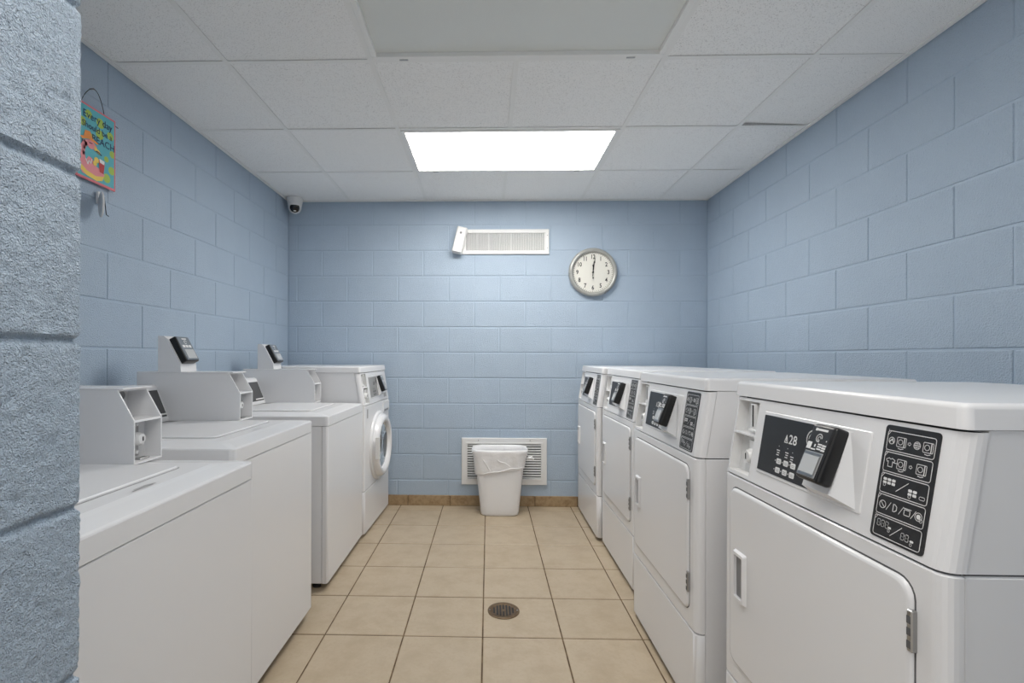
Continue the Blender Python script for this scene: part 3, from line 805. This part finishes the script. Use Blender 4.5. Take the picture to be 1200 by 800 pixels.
# turret security camera in the corner
sc = thing('security_camera', 'small white turret security camera in the back left ceiling corner', 'camera', (.088, -.090, HC))
MB().lathe([(.062, 0), (.062, -.012), (.056, -.040), (.050, -.052)], 28, None).build('base', 'plastic', sc, 40)
MB().lathe([(.052, -.040), (.054, -.056), (.050, -.066), (.044, -.060)], 28, None, False, False).build('collar', 'plastic', sc, 40)
dirv = (Vector((1.45, -3.6, .95)) - Vector((.088, -.09, 2.355))).normalized()
mt = Matrix.Translation((0, 0, -.072)) @ dirv.to_track_quat('Z', 'Y').to_matrix().to_4x4()
pr = [(.050*sin(R(10*i)), -.050*cos(R(10*i))) for i in range(1, 14)]
bl_ = MB().lathe(pr, 28, mt, True, False).build('ball', 'plastic', sc, 50)
MB().lathe([(.038, .030), (.040, .034), (.036, .038)], 24, mt, False, False).build('lens_ring', 'plastic', bl_, 50)
MB().lathe([(.037, .0325), (.028, .039), (.010, .042)], 24, mt).build('lens', 'lensball', bl_, 60)
lm = MB().rbox(-.010, .010, -.026, -.018, .0385, .0430, .001, 1); lm.v = [tuple(mt @ Vector(q)) for q in lm.v]; lm.build('lens_mark', 'print', bl_)

# hanging sign on the left wall (local: x = along +Y, facing +X)
sg = thing('hanging_sign', 'colourful flamingo sign reading Every day should be a beach, hung on wire', 'sign', (.012, -2.031, 1.886), pi/2)
SW, SH = .200, .300
bd = MB().rbox(0, SW, -.007, 0, 0, SH, .0012, 1).build('board', 's_pink', sg)
def PP(y): return lambda u, v: (u, y, v)
MB().poly([(.008, .009), (SW-.008, .009), (SW-.008, SH-.008), (.008, SH-.008)], PP(-.0074)).build('teal_panel', 's_teal', bd)
for (u, v, r) in ((.060, .262, .017), (.118, .252, .020), (.030, .222, .018), (.170, .222, .017), (.115, .205, .020), (.072, .178, .013), (.182, .150, .015), (.150, .118, .012), (.178, .080, .017), (.152, .040, .019), (.020, .110, .014)):
    MB().poly([(min(max(p, .009), SW-.009), q) for p, q in circ(u, v, r, 18)], PP(-.0077)).build('lime_dot', 's_lime', bd)
for txt, u, v, s, e in (('Every day', .105, .257, .040, 0), ('Should be a', .103, .216, .034, 0), ('BEACH', .134, .176, .040, 0)):
    text_mb(txt, s, lambda x, y, u=u, v=v: (u+x*.95, -.0086, v+y), offset=.0002).build('lettering', 's_navy', bd)
fg = MB()
fg.poly([(.014, .040), (.030, .020), (.075, .014), (.120, .022), (.140, .045), (.128, .062), (.095, .068), (.078, .092), (.060, .096), (.050, .080), (.030, .085), (.016, .065)], PP(-.0082))
neck = [(.036, .075), (.030, .100), (.034, .125), (.044, .142), (.060, .150), (.078, .148), (.090, .140)]
fg.ribbon(neck, .022, PP(-.0083)); fg.poly(circ(.070, .146, .018, 16), PP(-.0084))
fg.build('flamingo', 's_flam', bd)
MB().poly([(.014, .058), (.012, .038), (.050, .016), (.100, .010), (.128, .020), (.136, .040), (.095, .028), (.050, .036)], PP(-.0088)).build('swim_ring', 's_yellow', bd)
MB().poly([(.018, .160), (.060, .176), (.108, .164), (.100, .157), (.060, .164), (.028, .152)], PP(-.009)).poly([(.036, .168), (.042, .192), (.066, .196), (.078, .172)], PP(-.009)).build('hat', 's_orange', bd)
MB().poly([(.086, .146), (.112, .136), (.122, .122), (.112, .122), (.088, .130)], PP(-.009)).poly(circ(.098, .094, .012, 12), PP(-.009)).poly(circ(.090, .078, .010, 12), PP(-.009)).build('beak', 's_yellow', bd)
MB().poly([(.108, .100), (.140, .096), (.134, .050), (.114, .052)], PP(-.0092)).build('drink', 's_red', bd)
MB().poly([(.112, .106), (.138, .103), (.137, .088), (.113, .091)], PP(-.0095)).ribbon([(.045, .080), (.055, .062), (.060, .080), (.070, .070), (.074, .088)], .004, PP(-.0095)).build('drink_foam', 'print', bd)
MB().ribbon([(.122, .122), (.110, .128), (.096, .130)], .005, PP(-.0096)).ribbon([(.030, .150), (.028, .120), (.024, .100)], .006, PP(-.0081)).ribbon([(.062, .150), (.076, .151)], .003, PP(-.0096)).build('dark_accents', 's_navy', bd)
wr = [(.028+.115*t, -.004-.006*sin(pi*t), SH-.004+.078*sin(pi*t)**.8+.0*t) for t in [i/16 for i in range(17)]]
MB().tube([(.016, -.004, SH-.02)] + wr + [(.160, -.004, SH-.015), (.215, -.006, SH-.022)], .0014).build('hanging_wire', 'wire', sg)
MB().lathe([(.003, -.004), (.003, .010), (.005, .012)], 8, Matrix.Translation((.086, .006, SH+.076)) @ RX).build('nail', 'metal', sg)

# small oval paddle hung on the wall below the sign
pd = thing('wall_paddle', 'small white oval paddle sticking out below the flamingo sign', 'hook', (.004, -1.905, 1.80))
pl = MB().loft([[(.050+.034*cos(R(a))*s_, q, .052*sin(R(a))*s_) for a in range(0, 360, 15)] for s_, q in ((.90, -.004), (1, -.002), (1, .002), (.90, .004))]).build('paddle', 'plastic', pd, 40)
pl.rotation_euler = (0, 0, R(-38))
MB().rbox(0, .012, -.012, .012, .010, .060, .002).build('wall_plate', 'plastic', pd)
MB().tube([(.006, 0, .03), (.022, -.010, .028), (.034, -.020, .02)], .004).build('peg', 'plastic', pd)
MB().tube([(.050, -.030, .03), (.054, -.028, -.01), (.056, -.026, -.040), (.062, -.020, -.046)], .0016).build('cord', 'wire', pd)

# ================================================================== FLOOR THINGS
# drain
dn = thing('floor_drain', 'round bronze slotted floor drain set in the tile floor', 'drain', (drain_c[0], drain_c[1], 0))
MB().lathe([(.074, .0005), (.074, .003), (.071, .0042), (.060, .0040), (.058, .0028), (.030, .0027), (.001, .0027)], 40).build('plate', 'drain', dn, 50)
for k in range(7):
    x = (k-3)*.0145; l = math.sqrt(max(.050**2-x*x, .0004))
    segs = ((-l, l),) if k != 3 else ((-l, -.010), (.010, l))
    for (a, b_) in segs:
        o = MB().box(-.0038, .0038, a, b_, .0024, .0031).build('slot', 'dark', dn); o.location = (x, 0, 0)
    for (a, b_) in segs: pass
for sx in (-.064, .064): MB().lathe([(.004, .004), (.003, .0055)], 8, Matrix.Translation((sx, 0, 0))).build('screw', 'metal', dn)

# trash can
CX, CY = 1.700, -.156
def super_ring(hx, hy, z, n=64, p=5.0, wob=0, ph=0):
    pts = []
    for i in range(n):
        a = 2*pi*i/n; c, s_ = cos(a), sin(a)
        k = (abs(c)**p + abs(s_)**p) ** (-1/p)
        f = 1 + wob*sin(7*a+ph) + wob*.7*sin(13*a+2*ph)
        pts.append((hx*k*c*f, hy*k*s_*f, z))
    return pts
bn = thing('trash_can', 'white plastic trash can with bag liner standing in front of the low grille', 'trash can', (CX, CY, 0))
rs = [(.128, .092, .0), (.140, .100, .006), (.144, .104, .02)] + [(.144+.046*k/8, .104+.012*k/8, .02+.44*k/8) for k in range(1, 9)]
body = [super_ring(*r) for r in rs]
inner = [super_ring(hx-.004, hy-.004, z) for hx, hy, z in reversed(rs[2:])]
MB().loft(body + [super_ring(.196, .119, .462), super_ring(.196, .119, .474)] + inner).build('bin', 'bin', bn, 50)
random.seed(11)
def liner_ring(hx, hy, z, amp, tilt=0, n=96):
    pts = []
    for i in range(n):
        a = 2*pi*i/n; c, s_ = cos(a), sin(a); k = (abs(c)**4.5 + abs(s_)**4.5) ** (-1/4.5)
        q = Vector((c*3, s_*3, z*9))
        d = amp*(noise.noise(q*1.3) + .6*noise.noise(q*3.1+Vector((5, 1, 2))))
        pts.append(((hx+d)*k*c, (hy+d)*k*s_, z-.30+tilt*c + amp*.5*noise.noise(q*2)))
    return pts
prof = [(.184, .118, .330, .002, .030), (.191, .1215, .350, .004, .028), (.194, .1235, .380, .005, .02), (.198, .125, .410, .005, .01), (.203, .127, .440, .004, .004), (.209, .129, .462, .004, 0),
        (.213, .131, .478, .004, 0), (.210, .129, .492, .003, 0), (.203, .124, .494, .003, 0), (.190, .112, .484, .004, 0), (.184, .108, .45, .005, 0), (.176, .104, .36, .006, 0), (.160, .092, .20, .006, 0), (.13, .07, .10, .004, 0)]
lz = MB().loft([liner_ring(*p) for p in prof], False, True).build('bag_liner', 'bag', bn, 70); lz.location = (0, 0, .30); lz['label'] = 'thin white plastic bag folded over the rim'
def fold(pts, r, nm='fold'):
    MB().tube([(x, y, z-.30) for x, y, z in pts], r, 8).build(nm, 'bag', lz, 70)
def onf(x, z): # front surface of the liner
    return (x, -(.120+.010*(z-.33)/.15)-.001, z)
fold([onf(-.105+.012*k, .315+.0) if False else onf(-.12+.30*k/12, .318+.058*k/12+.004*sin(k)) for k in range(13)], .0030)
fold([onf(-.125+.055*k/8, .425-.085*k/8) for k in range(9)], .0026)
fold([onf(-.02+.095*k/8, .425-.045*k/8-.004*sin(k)) for k in range(9)], .0026)
kn = MB()
for (dx, dz, r) in ((.222, .115, .014), (.236, .118, .012), (.250, .110, .009)):
    kn.lathe([(r*.2, -r*1.4), (r*.8, -r), (r, 0), (r*.75, r), (r*.2, r*1.5)], 10, Matrix.Translation((dx, -.01, dz)) @ Matrix.Rotation(R(70), 4, 'Y'))
kn.build('knot', 'bag', lz, 60)

# small print stays joined
for o in C.objects:
    if o.name.split('.')[0] in ('display_marks', 'key_marks', 'label_pictograms', 'label_frames', 'reader_print', 'minute_ticks', 'lid_badge', 'display_print', 'dark_accents', 'drink_foam'):
        o['kind'] = 'stuff'
